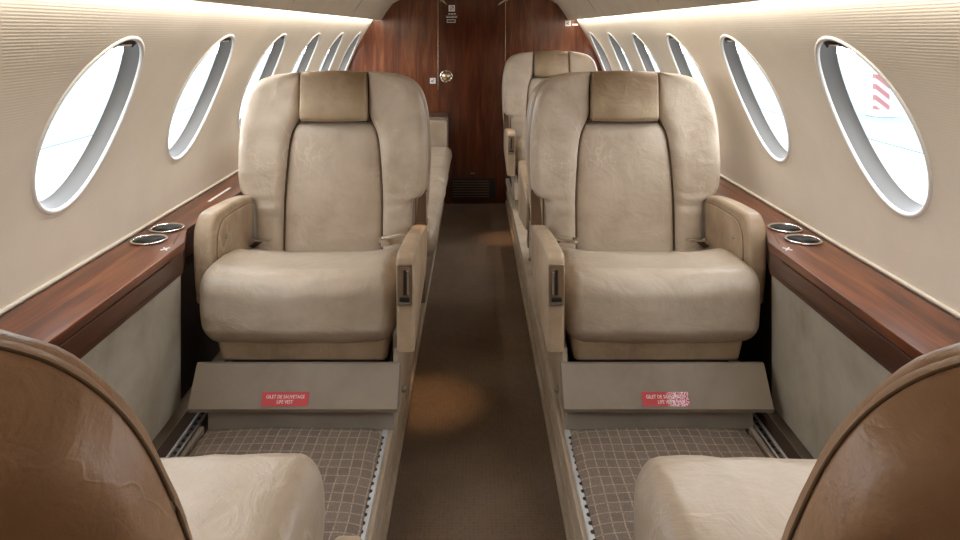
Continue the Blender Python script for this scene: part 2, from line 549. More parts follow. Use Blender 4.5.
for s, nm in ((-1, 'left'), (1, 'right')):
    bm = bmesh.new()
    tube(bm, [(s * .689, YF + .05, 1.130), (s * .689, BY - .02, 1.130)], .005, 8)
    cl = link_mesh('cove_light', bm, M['cove'])
    li = bpy.data.lights.new('cove_lamp', 'AREA'); li.shape = 'RECTANGLE'; li.size = .012; li.size_y = BY - YF - .1
    li.energy = 7; li.color = (1, .95, .87)
    lo = bpy.data.objects.new('cove_lamp', li); COL.objects.link(lo); lo.location = (s * .688, (BY + YF) / 2, 1.122)
    lo.rotation_euler = (0, -s * math.radians(25), 0)
    tag(cl, 'slim warm cove lamp hidden behind the ceiling edge above the %s windows' % nm, 'light')
# panel joints across the valance
bm = bmesh.new()
for yj in (1.2, 2.45, 3.7):
    for s in (-1, 1):
        tube(bm, [(s * x, yj, z - .0005) for x, z in [(.66, 1.109), (.622, 1.165), (.585, 1.215), (.572, 1.228), (.5, 1.268)]], .0016, 6)
struct(link_mesh('trim_2', bm, M['suede']))

# floor: aisle carpet and the two raised side platforms
struct(link_mesh('floor', box(-.96, .96, YF, BY + .1, AISLE - .03, AISLE), M['carpet'], None, False))
for s, nm in ((-1, 3), (1, 4)):
    x0, x1 = sorted((s * .224, s * .96))
    o = struct(link_mesh('trim_%d' % nm, box(x0, x1, YF, BY, AISLE - .001, -.002, .003, 2), M['riser'], None, 'auto'))
# riser mouldings along the aisle
for s, nm in ((-1, 5), (1, 6)):
    bm = bmesh.new()
    x0, x1 = sorted((s * .216, s * .228)); add_box(bm, x0, x1, YF, BY, -.035, 0, .003)
    x0, x1 = sorted((s * .215, s * .228)); add_box(bm, x0, x1, YF, BY, AISLE, AISLE + .02, .003)
    x0, x1 = sorted((s * .219, s * .228)); add_box(bm, x0, x1, YF, BY, -.11, -.095, .002)
    struct(link_mesh('trim_%d' % nm, bm, M['riser'], None, 'auto'))

# lower side walls behind the seats, under the ledge
for s, nm in ((-1, 'left'), (1, 'right')):
    x0, x1 = sorted((s * .83, s * .96))
    struct(link_mesh('wall_lower_%s' % nm, box(x0, x1, YF, BY, 0, .385), M['darkfab'], None, False))

# aft bulkhead
struct(link_mesh('wall_back', box(-1.0, 1.0, BY, BY + .04, AISLE - .03, 1.45), M['wood_wall'], None, False))
# forward wall behind the camera
bm = bmesh.new()
add_box(bm, -1.0, 1.0, YF - .04, YF, AISLE, 1.45)
struct(link_mesh('wall_front', bm, M['wood_wall'], None, False))
# door in the bulkhead
DY = BY - .012
door = struct(link_mesh('door_1', box(-.255, .212, DY, BY + .001, AISLE + .012, 1.33, .002), M['wood_door'], None, 'auto'))
for nm, x in ((7, -.258), (8, .2145)):
    struct(link_mesh('trim_%d' % nm, box(x - .0018, x + .0018, BY - .016, BY, .62 if x < 0 else .30, 1.33, .001), M['brass'], None, 'auto'))
def lathe(bm, prof2, M4, n=28):
    rings = [[M4 @ Vector((r * math.cos(2 * PI * i / n), r * math.sin(2 * PI * i / n), z)) for i in range(n)] for r, z in prof2]
    return loft(bm, rings)
FACE = Matrix.Translation((-.20, DY, .715)) @ Matrix.Rotation(PI / 2, 4, 'X')
bm = bmesh.new(); lathe(bm, [(.044, 0), (.046, .004), (.043, .009), (.036, .011), (.033, .006)], FACE)
kb = link_mesh('lock_rosette', bm, M['chrome'], door)
bm = bmesh.new(); lathe(bm, [(.030, .005), (.030, .012), (.024, .022), (.012, .026)], FACE)
link_mesh('lock_knob', bm, M['brass'], kb)
bm = bmesh.new()
for i in range(10):
    a = 2 * PI * i / 10
    p = FACE @ Vector((.037 * math.cos(a), .037 * math.sin(a), .011))
    bmesh.ops.create_uvsphere(bm, u_segments=8, v_segments=6, radius=.0045, matrix=Matrix.Translation(p))
link_mesh('lock_detail', bm, M['black'], kb)
bm = bmesh.new(); tube(bm, catmull([(-.252, DY, .68), (-.245, DY, .645), (-.205, DY, .575), (-.186, DY, .53), (-.183, DY, .42)], 20), .0022, 6)
link_mesh('panel_joint', bm, M['black'], door)
# vent grille low in the door
bm = box(-.165, .145, DY - .004, DY, -.145, .0, .002)
vg = link_mesh('vent_grille', bm, M['black'], door, 'auto')
for i in range(7):
    z = -.13 + i * .018
    bm = box(-.155, .10 if i < 6 else .10, DY - .008, DY - .003, z, z + .006, .001)
    link_mesh('slat', bm, M['brownside'], vg, 'auto')
bm = box(-.03, .0, DY - .004, DY, .03, .04, .001); link_mesh('keyhole_plate', bm, M['nickel'], door, 'auto')
# placards on the door
pl = link_mesh('sign', box(-.184, -.140, DY - .002, DY, 1.170, 1.214), M['label_white'], door, False)
bm = bmesh.new(); tube(bm, [(-.174, DY - .003, 1.180), (-.150, DY - .003, 1.204)], .0022, 6)
tube(bm, [(-.162 + .013 * math.cos(a), DY - .003, 1.192 + .013 * math.sin(a)) for a in [2 * PI * i / 20 for i in range(20)]], .0018, 6, True)
link_mesh('symbol', bm, M['black'], pl)
bm = bmesh.new()
for z, x0, ws in ((1.150, -.186, (.012, .020, .012)), (1.127, -.200, (.016, .010, .022, .014))):   # small unreadable print
    for wd in ws:
        add_box(bm, x0, x0 + wd, DY - .0015, DY, z, z + .006); x0 += wd + .004
link_mesh('small_print', bm, M['label_white'], door, False)
bm = box(-.205, -.118, DY - .0015, DY, 1.1375, 1.1385); link_mesh('printed_line', bm, M['label_white'], door, False)
pb = link_mesh('placard', box(-.196, -.136, DY - .002, DY, 1.092, 1.114), M['label_white'], door, False)
link_mesh('placard_face', box(-.193, -.139, DY - .003, DY - .001, 1.096, 1.110), M['black'], pb, False)

def small_sign(x, z, s, label):
    o = link_mesh('sign', box(x - s / 2, x + s / 2, BY - .002, BY, z - s / 2, z + s / 2), M['label_white'], None, False)
    bm = bmesh.new(); tube(bm, [(x - s * .25, BY - .003, z - s * .2), (x + s * .25, BY - .003, z + s * .25)], s * .05, 6)
    tube(bm, [(x - s * .28, BY - .003, z + s * .05), (x, BY - .003, z - s * .1), (x + s * .2, BY - .003, z - s * .25)], s * .05, 6)
    link_mesh('symbol', bm, M['black'], o)
    return tag(o, label, 'sign')
small_sign(-.296, .683, .040, 'small white square sign left of the round door lock')
small_sign(.655, 1.087, .040, 'small white square sign high on the right side of the wood bulkhead')
o = link_mesh('placard', box(.684, .725, BY - .002, BY, 1.071, 1.084), M['label_white'], None, False)
tag(o, 'narrow white placard strip beside the high square sign on the wood bulkhead', 'sign')
# brass coat hooks at the top of the door frame
for x0, x1, w in ((-.235, -.195, 'left'), (.165, .212, 'right')):
    bm = bmesh.new()
    zz0, zz1 = ((1.255, 1.215) if w == 'left' else (1.215, 1.25))
    tube(bm, [(x0, DY - .025, zz0), ((x0 + x1) / 2, DY - .03, (zz0 + zz1) / 2), (x1, DY - .025, zz1)], .006, 8)
    bmesh.ops.create_uvsphere(bm, u_segments=12, v_segments=8, radius=.012, matrix=Matrix.Translation((x0 if w == 'left' else x1 + .01, DY - .012, 1.25)))
    tube(bm, [(x0 if w == 'left' else x1 + .01, DY, 1.25), (x0 if w == 'left' else x1 + .01, DY - .02, 1.25)], .006, 8)
    o = link_mesh('coat_hook', bm, M['brass']); tag(o, 'brass hook at the top %s of the wooden cabin door' % w, 'hook')

# ---------------------------------------------------------------- side ledges
def ledge(s, nm):
    root = empty('side_ledge', (s * .86, 1.0, 0))
    tag(root, 'glossy wooden side ledge with two cup holders along the %s wall' % nm, 'ledge')
    def P(x, y, z): return Vector((s * x - root.location.x, y - root.location.y, z))
    ZT = .476
    outl = [(.938, YF + .02), (.822, YF + .02), (.822, 1.04), (.776, 1.07), (.776, 1.86), (.785, 1.885), (.81, 1.955), (.822, 1.985), (.822, BY - .03), (.938, BY - .03)]
    bm = prism(outl, lambda a, b, d: P(a, b, d), ZT - .022, ZT, .003, 3)
    link_mesh('ledge_top', bm, M['wood_ledge'], root, 'auto')
    outl2 = [(.935, YF + .03), (.825, YF + .03), (.825, 1.04), (.780, 1.07), (.780, 1.86), (.789, 1.885), (.813, 1.955), (.825, 1.985), (.825, BY - .04), (.935, BY - .04)]
    bm = prism(outl2, lambda a, b, d: P(a, b, d), .392, ZT - .021, .001, 1)
    link_mesh('fascia', bm, M['wood_fascia'], root, 'auto')
    # hinged table lid in the fascia
    bm = bmesh.new(); v = [P(.7745, 1.12, .405), P(.782, 1.775, .452)]
    add_box(bm, min(v[0].x, v[1].x), max(v[0].x, v[1].x), v[0].y, v[1].y, .409, .452, .002)
    link_mesh('table_lid', bm, M['wood_fascia'], root, 'auto')
    g0, g1 = P(.7785, 1.115, 0), P(.782, 1.780, 0)
    link_mesh('lid_gap', box(min(g0.x, g1.x), max(g0.x, g1.x), g0.y, g1.y, .4055, .4555), M['black'], root, False)
    # lacquered edge line
    # beige fabric side panel below
    a, b = P(.790, 0, 0), P(.828, 0, 0)
    bm = box(min(a.x, b.x), max(a.x, b.x), 1.07 - 1.0, 1.875 - 1.0, .035, .393, .004)
    link_mesh('side_panel', bm, M['sidepanel'], root, 'auto')
    for yc in (1.875, 1.985):
        c = P(.876, yc, ZT)
        bm = bmesh.new()
        lathe(bm, [(.041, .001), (.046, .0015), (.047, .004), (.044, .006), (.0405, .004), (.039, -.002), (.037, .0005)], Matrix.Translation(c), 36)
        ch = link_mesh('cup_holder', bm, M['chrome'], root)
        bm = bmesh.new()
        n = 32
        rings = [[c + Vector((r * math.cos(2 * PI * i / n), r * math.sin(2 * PI * i / n), z)) for i in range(n)] for r, z in ((.0395, .0032), (.036, .0028), (.034, .0022), (.02, .002))]
        loft(bm, rings); link_mesh('cup_well', bm, M['black'], ch)
    # small emblem and lettering by the cup holders
    e = P(.800, 1.80, ZT + .0006)
    bm = bmesh.new()
    for sg in (-1, 1): tube(bm, [e + Vector((-.008, -.010 * sg, 0)), e + Vector((.008, .010 * sg, 0))], .0022, 6)
    link_mesh('emblem', bm, M['label_white'], root)
    bm = bmesh.new()
    q0, q1 = P(.792, 1.86, 0), P(.796, 1.95, 0)
    tube(bm, [P(.797, 1.84, ZT + .0003), P(.825, 1.95, ZT + .0003)], .0012, 6)
    link_mesh('printed_line', bm, M['stitch'], root)
    if s < 0:
        a, b = P(.872, 2.30, 0), P(.882, 2.50, 0)
        link_mesh('placard', box(min(a.x, b.x), max(a.x, b.x), a.y, b.y, ZT, ZT + .0012), M['label_white'], root, False)
    return root
ledge(-1, 'left'); ledge(1, 'right')

# wall foot moulding where wall meets the ledge
for s, n in ((-1, 9), (1, 10)):
    bm = bmesh.new(); tube(bm, [(s * .944, YF + .02, .482), (s * .944, BY - .02, .479)], .005, 8)
    struct(link_mesh('trim_%d' % n, bm, M['wall']))

# ---------------------------------------------------------------- seat tracks (rails let into the platform)
for s in (-1, 1):
    w = 'left' if s < 0 else 'right'
    # inner rail with scalloped slot
    bm = bmesh.new()
    y0, y1 = .2, 1.80
    add_box(bm, *sorted((s * .226, s * .240)), 1.0, y1, -.001, .013, .001)
    rail = link_mesh('seat_track', bm, M['steel'], None, 'auto')
    tag(rail, 'bright metal seat track with notches beside the %s checked mat, along the aisle' % w, 'seat track')
    bm = bmesh.new()
    y = 1.0
    while y < 1.78:
        bmesh.ops.create_cone(bm, cap_ends=True, segments=12, radius1=.006, radius2=.006, depth=.002, matrix=Matrix.Translation((s * .238, y, .0130)))
        y += .0254
    link_mesh('track_slot', bm, M['black'], rail, False)
    # outer rail in its brown trough
    bm = bmesh.new()
    add_box(bm, *sorted((s * .700, s * .787)), 1.12, 2.3, -.001, .004, .001)
    rail = link_mesh('seat_track', bm, M['darkfab'], None, 'auto')
    tag(rail, 'dark brown seat track trough beside the %s cabin wall panel' % w, 'seat track')
    bm = bmesh.new()
    for k in (0, 1):
        add_box(bm, *sorted((s * (.724 + k * .020), s * (.730 + k * .020))), .3, 2.4, .003, .010, .001)
    link_mesh('rail_lip', bm, M['steel'], rail, 'auto')
    bm = bmesh.new()
    y = 1.14
    while y < 2.2:
        bmesh.ops.create_cone(bm, cap_ends=True, segments=12, radius1=.007, radius2=.007, depth=.002, matrix=Matrix.Translation((s * .737, y, .0055)))
        y += .0254
    link_mesh('track_hole', bm, M['nickel'], rail, False)
    # kerb between mat and trough
    bm = box(*sorted((s * .699, s * .711)), 1.0, 1.80, 0, .022, .003)
    link_mesh('trough_edge', bm, M['suede'], rail, 'auto')

# checked mats
for s in (-1, 1):
    w = 'left' if s < 0 else 'right'
    root = bmesh.new()
    def dm(o):
        o = o.copy()
        if o.z > 0:
            o.z += .008 * max(0, 1 - (o.x / .23) ** 2) * .6 + .003 * noise.noise(Vector((o.x * 7 + s * 3, o.y * 7, 0)))
        return o
    add_rbox(root, (0, 0, .013), (.232, .44, .0125), (.05, .05, .0124), 6, 20, dm)
    o = link_mesh('floor_mat', root, M['mat'])
    o.location = (s * .4655, 1.362, -.004)
    tag(o, 'brown checked woven mat on the floor in front of the %s beige seat' % w, 'mat')

# ---------------------------------------------------------------- seats
OUT = [(.252, .27), (.256, .38), (.259, .455), (.268, .485), (.293, .497), (.307, .53), (.311, .60), (.310, .68), (.302, .765), (.283, .835), (.250, .876), (.205, .895), (.155, .903), (.1165, .906)]
INN = [(.163, .27), (.163, .38), (.163, .44), (.163, .465), (.162, .49), (.161, .52), (.157, .58), (.151, .65), (.142, .700), (.128, .732), (.1145, .765), (.1135, .81), (.1135, .86), (.1135, .900)]
def spow(v, e): return math.copysign(abs(v) ** e, v)

def seat(side, loc, rz, rec, label, group, label_state='new', brown_back=False, belts=True, yoff=0, arm_drop=0, zs_=.992):
    """side=+1: aisle on local +x. Seat faces local -y."""
    root = empty('passenger_seat', loc, rz)
    tag(root, label, 'seat', group)
    root.scale = (1, 1, zs_)
    ca, sa = math.cos(rec), math.sin(rec)
    yj, zj = .275 + yoff, .30
    def B(x, z, d):      # point on the back: x across, z = height when upright, d = out of the front face
        h = z - zj
        return Vector((x, yj + h * sa - d * ca, zj + h * ca + d * sa))
    N = 56; K = 30
    outs = catmull(OUT, N); inns = catmull(INN, N)
    for sg in (-1, 1):
        bm = bmesh.new(); rings = []
        for t in range(N):
            (ox, oz), (ix, iz) = outs[t], inns[t]
            shrink = 1.0
            tt = t / (N - 1)
            if tt < .03: shrink = math.sqrt(max(.05, 1 - ((.03 - tt) / .03) ** 2))
            mx, mz = (ox + ix) / 2, (oz + iz) / 2
            hx, hz = (ox - ix) / 2, (oz - iz) / 2
            fwd = (0 if brown_back else .030) * min(1, max(0, (mz - .42) / .15))
            ring = []
            for k in range(K):
                ph = 2 * PI * k / K
                c, s_ = spow(math.cos(ph), .42 if math.cos(ph) < 0 else .74), spow(math.sin(ph), .60)
                x = mx + hx * c * (shrink if tt < .5 else 1); z = mz + hz * c
                wing = fwd * max(0, c) ** 1.5
                d = (.052 * s_ if s_ > 0 else .045 * s_) * shrink + wing * (1 if s_ > -.2 else .4)
                wr = .0022 * noise.noise(Vector((x * 14 * sg, z * 30, 3.1 + sg))) + .002 * noise.noise(Vector((x * 40, z * 12, sg * 2)))
                if z < .52: wr += .003 * math.sin(z * 130 + sg) * max(0, s_) * .5
                ring.append(B(sg * (x), z, d + wr * (1 if s_ > 0 else 0)))
            rings.append(ring)
        loft(bm, rings)
        link_mesh('backrest_bolster', bm, M['leather_brown'] if brown_back else M['leather'], root)
    # centre panel
    bm = bmesh.new(); rings = []
    for t in range(40):
        z = .275 + (.7375 - .275) * t / 39
        # half width from inner contour
        hw = None
        for (x1, z1), (x2, z2) in zip(inns, inns[1:]):
            if z1 <= z <= z2 and z2 > z1: hw = x1 + (x2 - x1) * (z - z1) / (z2 - z1); break
        hw = (hw or .163) - .0015
        if z > .69:
            hw = min(hw, .113 + .030 * math.sqrt(max(0, 1 - ((z - .690) / .0478) ** 2)))
        e = min(1, (1 - t / 39) * 12); e = math.sqrt(max(.02, 1 - (1 - e) ** 2))
        ring = []
        for k in range(40):
            ph = 2 * PI * k / 40
            c, s_ = spow(math.cos(ph), .36), spow(math.sin(ph), .42)
            d = (.030 * s_ if s_ > 0 else .06 * s_) * e + .006 * (1 - (hw * c / .165) ** 2) * max(0, s_)
            wr = .0045 * noise.noise(Vector((hw * c * 9, z * 6, 7.7 + loc[0]))) + .0018 * noise.noise(Vector((hw * c * 34, z * 14, 2.2)))
            ring.append(B(hw * c, z, d + wr * max(0, s_)))
        rings.append(ring)
    loft(bm, rings); link_mesh('back_panel', bm, M['leather'], root)
    # headrest pad
    bm = bmesh.new()
    def dh(o):
        o = o.copy()
        o.z += .003 * math.cos(o.x * 18) * (1 if o.z > 0 else -.5)
        if o.y > 0: o.y += .010 * (1 - (o.x / .12) ** 2) + .003 * noise.noise(o * 14 + Vector((loc[0], loc[1], 0)))
        return o
    add_rbox(bm, (0, 0, 0), (.1125, .068, .083), (.010, .028, .018), 5, 8, dh)
    for v in bm.verts:
        v.co = B(v.co.x, .8255 + v.co.z, v.co.y - .004)
    link_mesh('headrest', bm, M['leather_head'], root)
    # back shell
    shell_out = [(x + .003, z + .002) for x, z in catmull([(.300, .25), (.300, .40), (.306, .47), (.309, .53), (.312, .60), (.311, .68), (.303, .765), (.284, .836), (.251, .877), (.205, .896), (.155, .904), (.08, .908), (0, .909)], 90)]
    def hw_at(z):
        for (x1, z1), (x2, z2) in zip(shell_out, shell_out[1:]):
            if z1 <= z <= z2 and z2 > z1: return x1 + (x2 - x1) * (z - z1) / (z2 - z1)
        return .02
    zt = shell_out[-1][1]
    zs = [.25 + (.78 - .25) * i / 30 for i in range(31)] + [zt - (zt - .78) * (1 - i / 34) ** 2 for i in range(1, 34)] + [zt - .00003]
    bm = bmesh.new(); rings = []
    for z in zs:
        hw = hw_at(z)
        q = min(1, (zt - z) / .05)
        e = max(.03, math.sqrt(max(0, 1 - (1 - q) ** 2)))
        if z < .28: e *= .6 + .4 * (z - .25) / .03
        ring = []
        for k in range(64):
            ph = 2 * PI * k / 64
            c, s_ = spow(math.cos(ph), .55), spow(math.sin(ph), .6)
            x = hw * c
            bow = .020 * (1 - (x / .31) ** 2)
            dcn = -.004 if brown_back else -.078
            d = dcn + (.052 * s_ if s_ > 0 else .050 * s_ - 0) * e
            if s_ < 0: d -= bow * -s_ * e
            d += .0025 * noise.noise(Vector((x * 9 + loc[0], z * 9, 5))) * max(0, -s_)
            ring.append(B(x, z, d))
        rings.append(ring)
    loft(bm, rings)
    bs = link_mesh('back_shell', bm, M['leather_brown'] if brown_back else M['leather'], root)
    if brown_back:
        pl = [p for p in shell_out if p[1] > .35]
        pl = pl + [(-x, z) for x, z in reversed(pl[:-1])]
        bm = bmesh.new(); tube(bm, [B(x * .996, z - .001, .014) for x, z in pl], .0012, 6)
        link_mesh('shell_seam', bm, M['stitch'], bs)
    else:
        bm = box(-1, 1, -1, 1, -1, 1)
        for v in bm.verts:
            v.co = B(side * (.283 + .018 * v.co.x), .445 + .055 * v.co.z, -.075 + .035 * v.co.y)
        bmesh.ops.bevel(bm, geom=list(bm.edges), offset=.004, segments=2, affect='EDGES')
        link_mesh('recline_housing', bm, M['brownside'], root, 'auto')
    # dark stitched gaps round the centre panel and headrest
    bm = bmesh.new()
    for sg in (-1, 1):
        tube(bm, [B(sg * (x - .0005), z, .022 + (.006 if z > .76 else 0)) for x, z in inns if z > .3], .0014, 6)
    tube(bm, [B(.113 * (i / 10 - 1), .7400, .024) for i in range(21)], .0014, 6)
    link_mesh('back_seam', bm, M['seam'], root)
    # seat cushion
    bm = bmesh.new()
    sd = loc[0] * 3 + loc[1]
    def dc(o):
        o = o.copy()
        x, y, z = o
        up = max(0, min(1, (z + .03) / .1))
        s2 = max(0, min(1, (y + .10) / .30)); s2 = s2 * s2 * (3 - 2 * s2)
        o.z -= .085 * s2 * up
        if up > 0:
            z0_ = o.z
            edge = max(0, (abs(x) - .13) / .11)
            o.z += .018 * min(1, edge) * s2
            o.z += .004 * noise.noise(Vector((x * 9 + sd, y * 9, 1))) + .0022 * noise.noise(Vector((x * 26, y * 14 + sd, 4)))
            o.z += 0
            wv = noise.noise(Vector((x * 30 + y * 22 + sd, x * 6 - y * 5, 11)))
            o.z -= .0035 * max(0, 1 - abs(wv) * 7) * min(1, max(0, (.16 - y) * 6))
            o.z = z0_ + (o.z - z0_) * up * up
            o.z -= .012 * math.exp(-((x) / .16) ** 2) * (1 - s2) * up
        fr = max(0, min(1, (-.03 - y) / .15)); fr = fr * fr * (3 - 2 * fr)
        o.y -= .012 * (1 - (x / .27) ** 2) * fr
        o.y += .003 * noise.noise(Vector((x * 14 + sd, z * 22, 9))) * fr
        o.y += .0025 * noise.noise(Vector((x * 42 + sd, z * 9 + y * 9, 2))) * fr
        o.y += .016 * max(0, (-z - .05) / .06) * fr
        if z < 0: o.x *= 1 - .035 * min(1, -z / .1)
        o.x *= 1 + .006 * noise.noise(Vector((y * 8, z * 10, sd)))
        return o
    add_rbox(bm, (side * -.008, .033, .301), (.270, .240, .109), (.050, .070, .066), 7, 14, dc)
    cu = link_mesh('seat_cushion', bm, M['leather'], root)
    # seat pan
    bm = bmesh.new()
    def dp(o):
        o = o.copy(); f = 1 - .07 * max(0, (.055 - o.z) / .11); o.x *= f; o.y *= f; return o
    add_rbox(bm, (side * .004, .043, .203), (.240, .222, .058), (.018, .018, .012), 4, 4, dp)
    link_mesh('seat_pan', bm, M['leather_arm'], root)
    # pedestal
    bm = box(-.20, .20, -.14, .24, .0, .165, .01); link_mesh('pedestal', bm, M['darkfab'], root, 'auto')
    # slanted life vest cover and kick panel
    cx0, cx1 = -.270 * 1, .268
    bm = bmesh.new()
    sl = [(-.256, .060), (-.260, .071), (-.200, .158), (-.192, .160), (-.17, .15), (-.20, .05)]
    bm = prism([(a, b) for a, b in sl], lambda a, b, d: (side * d, a, b), cx0, cx1, .003, 2)
    cover = link_mesh('life_vest_cover', bm, M['suede'], root, 'auto')
    bm = box(*sorted((side * -.228, side * .258)), -.232, -.19, .001, .062, .003); link_mesh('kick_panel', bm, M['grey_cloth'], root, 'auto')
    # red label
    nrm = Vector((0, -.092, .062)).normalized(); nrm = Vector((0, -.829, .559))
    ctr = Vector((0, -.2470, .090)) ; 
    upv = Vector((0, .559, .829)); xv = Vector((1, 0, 0))
    R = Matrix((xv, upv, nrm)).transposed().to_4x4()
    if label_state != 'none':
        lx = -.022 if label_state == 'new' else -.005
        T = Matrix.Translation(ctr + Vector((lx, 0, 0)) + nrm * .0005) @ R
        bm = bmesh.new(); add_box(bm, -.060, .060, -.0165, .0165, 0, .0012)
        bm.transform(Matrix.Identity(4))
        me_o = link_mesh('safety_label', bm, M['red'] if label_state == 'new' else M['red_worn'], cover, False)
        me_o.matrix_local = T
        t1 = text_obj('lettering', 'GILET DE SAUVETAGE\nLIFE VEST', .0118, M['label_white'], cover, T @ Matrix.Translation((0, -.0010, .0014)), .0002, 'CENTER', .86)
    # skirt on the aisle side
    bm = prism([(-.205, .003), (-.175, .19), (.10, .215), (.46, .215), (.46, .003)], lambda a, b, d: (side * d, a, b), .248, .262, .003, 2)
    sk = link_mesh('side_skirt', bm, M['riser'], root, 'auto')
    bm = bmesh.new()
    for i in range(12):
        y = .17 + i * .024
        add_box(bm, *sorted((side * .258, side * .2635)), y, y + .011, .045, .085)
    link_mesh('side_vent', bm, M['black'], sk, False)
    bm = bmesh.new()
    lathe(bm, [(.009, 0), (.009, .008), (.006, .012)], Matrix.Translation((side * .262, -.09, .035)) @ Matrix.Rotation(side * PI / 2, 4, 'Y'), 14)
    link_mesh('release_knob', bm, M['nickel'], sk)
    # inboard armrest (aisle side)
    ap = catmull([(-.222, .20), (-.232, .33), (-.236, .43), (-.225, .458), (-.19, .462), (.0, .445), (.18, .418), (.245, .402), (.272, .375), (.268, .30), (.2, .255), (.0, .225), (-.15, .20), (-.222, .20)], 60)[:-1]
    bm = prism_round(ap, lambda a, b, d: (side * d, a, b), .2615, .3085, .012, 5)
    ar = link_mesh('armrest', bm, M['leather_arm'], root, 'auto')
    ar.location.z = -arm_drop
    ar['label'] = 'aisle side armrest with chrome recline control'
    # control in the arm's front face: chrome frame, dark plate, lever
    def A(x, z, d):
        f = (z - .33) / .1
        return Vector((side * x, -.2335 - .003 * f - d, z))
    bm = bmesh.new()
    add_box(bm, .2655, .3045, 0, .006, .328, .436, .001)
    for v in bm.verts: v.co = A(v.co.x, v.co.z, v.co.y)
    ct = link_mesh('recline_control', bm, M['nickel'], ar, 'auto')
    bm = bmesh.new(); add_box(bm, .2695, .3005, .0055, .0068, .334, .430)
    for v in bm.verts: v.co = A(v.co.x, v.co.z, v.co.y)
    link_mesh('control_plate', bm, M['brownside'], ar, False)
    bm = bmesh.new(); add_box(bm, .2815, .2885, .0062, .010, .358, .424, .001); add_box(bm, .272, .298, .0062, .012, .342, .352, .001)
    for v in bm.verts: v.co = A(v.co.x, v.co.z, v.co.y)
    link_mesh('control_lever', bm, M['black'], ar, False)
    bm = bmesh.new(); add_box(bm, .2705, .2995, .0062, .011, .335, .341, .001); add_box(bm, .291, .297, .0062, .010, .36, .42, .001)
    for v in bm.verts: v.co = A(v.co.x, v.co.z, v.co.y)
    link_mesh('control_trim', bm, M['chrome'], ar, False)
    # outboard armrest (wall side)
    op = catmull([(-.100, .30), (-.118, .36), (-.128, .46), (-.122, .515), (-.098, .545), (-.06, .554), (.10, .545), (.215, .53), (.235, .52), (.24, .48), (.24, .38), (.23, .31), (-.100, .30)], 60)[:-1]
    op = [(a, b - .022) for a, b in op]
    bm = prism_round(op, lambda a, b, d: (side * d, a, b), -.310, -.258, .013, 5)
    ao = link_mesh('armrest', bm, M['leather_arm'], root, 'auto')
    if brown_back: ao.location = (side * .045, 0, -.2)
    ao['label'] = 'wall side armrest with round button'
    ip = catmull([(-.06, .33), (-.08, .38), (-.086, .45), (-.078, .495), (-.05, .518), (.0, .523), (.12, .518), (.215, .506), (.225, .49), (.225, .38), (.22, .33), (-.06, .33)], 50)[:-1]
    ip = [(a, b - .022) for a, b in ip]
    bm = prism_round(ip, lambda a, b, d: (side * d, a, b), -.262, -.2535, .003, 3)
    link_mesh('inner_pad', bm, M['leather_arm'], ao, 'auto')
    bm = bmesh.new(); tube(bm, [(side * -.2565, a, b) for a, b in ip], .0010, 6, True)
    link_mesh('pad_seam', bm, M['seam'], ao)
    bm = bmesh.new()
    lathe(bm, [(.008, 0), (.008, .003), (.005, .004), (.004, .002)], Matrix.Translation((side * -.254, -.02, .445)) @ Matrix.Rotation(side * PI / 2, 4, 'Y'), 16)
    link_mesh('button', bm, M['nickel'], ao)
    if belts:
        # seat belt: buckle on the aisle side, tongue on the wall side
        bm = bmesh.new()
        pts = [(.235, .22, .355), (.215, .19, .352), (.19, .17, .352)]
        def strap(bm, P0, P1, w, th):
            P0, P1 = Vector(P0), Vector(P1); t = (P1 - P0).normalized(); u = Vector((0, 0, 1)).cross(t).normalized(); n = t.cross(u)
            for v in bmesh.ops.create_cube(bm, size=1)['verts']:
                c = v.co.copy(); v.co = (P0 + P1) / 2 + t * c.x * (P1 - P0).length + u * c.y * w + n * c.z * th
        strap(bm, (side * .262, .24, .335), (side * .225, .125, .392), .030, .003)
        sb = link_mesh('seat_belt', bm, M['darkfab'], root, False)
        bm = bmesh.new(); strap(bm, (side * .246, .125, .400), (side * .178, .100, .393), .036, .013)
        bmesh.ops.bevel(bm, geom=list(bm.edges), offset=.004, segments=3, affect='EDGES')
        link_mesh('buckle', bm, M['chrome'], sb, 'auto')
        bm = bmesh.new(); strap(bm, (side * -.262, .22, .335), (side * -.215, .175, .372), .030, .003)
        sb = link_mesh('seat_belt', bm, M['darkfab'], root, False)
        bm = bmesh.new(); strap(bm, (side * -.236, .18, .376), (side * -.178, .160, .378), .022, .006)
        bmesh.ops.bevel(bm, geom=list(bm.edges), offset=.001, segments=2, affect='EDGES')
        link_mesh('belt_tongue', bm, M['chrome'], sb, 'auto')
    return root

R7 = math.radians(4)
G = 'beige leather passenger seats'
seat(1, (-.470, 2.05, 0), 0, R7, 'beige leather seat left of the aisle facing the camera, intact red life vest label below', G, 'new')
seat(-1, (.492, 2.05, 0), 0, R7, 'nearer beige leather seat right of the aisle facing the camera, speckled red label below', G, 'worn')
seat(-1, (.494, 4.26, 0), 0, R7, 'beige leather seat at the far end against the wooden bulkhead, right of the aisle', G, 'none', belts=False)
seat(1, (.505, 2.985, 0), PI, math.radians(1), 'beige leather seat facing aft, back to back behind the nearer right seat', G, 'none', belts=False, zs_=.955)
seat(-1, (-.490, .89, 0), PI, math.radians(17), 'seat with brown leather back seen from behind in the lower left corner', G, 'none', True, belts=False, yoff=.065, arm_drop=.222, zs_=.990)
seat(1, (.494, .89, 0), PI, math.radians(17), 'seat with brown leather back seen from behind in the lower right corner', G, 'none', True, belts=False, yoff=.065, arm_drop=.26, zs_=.982)

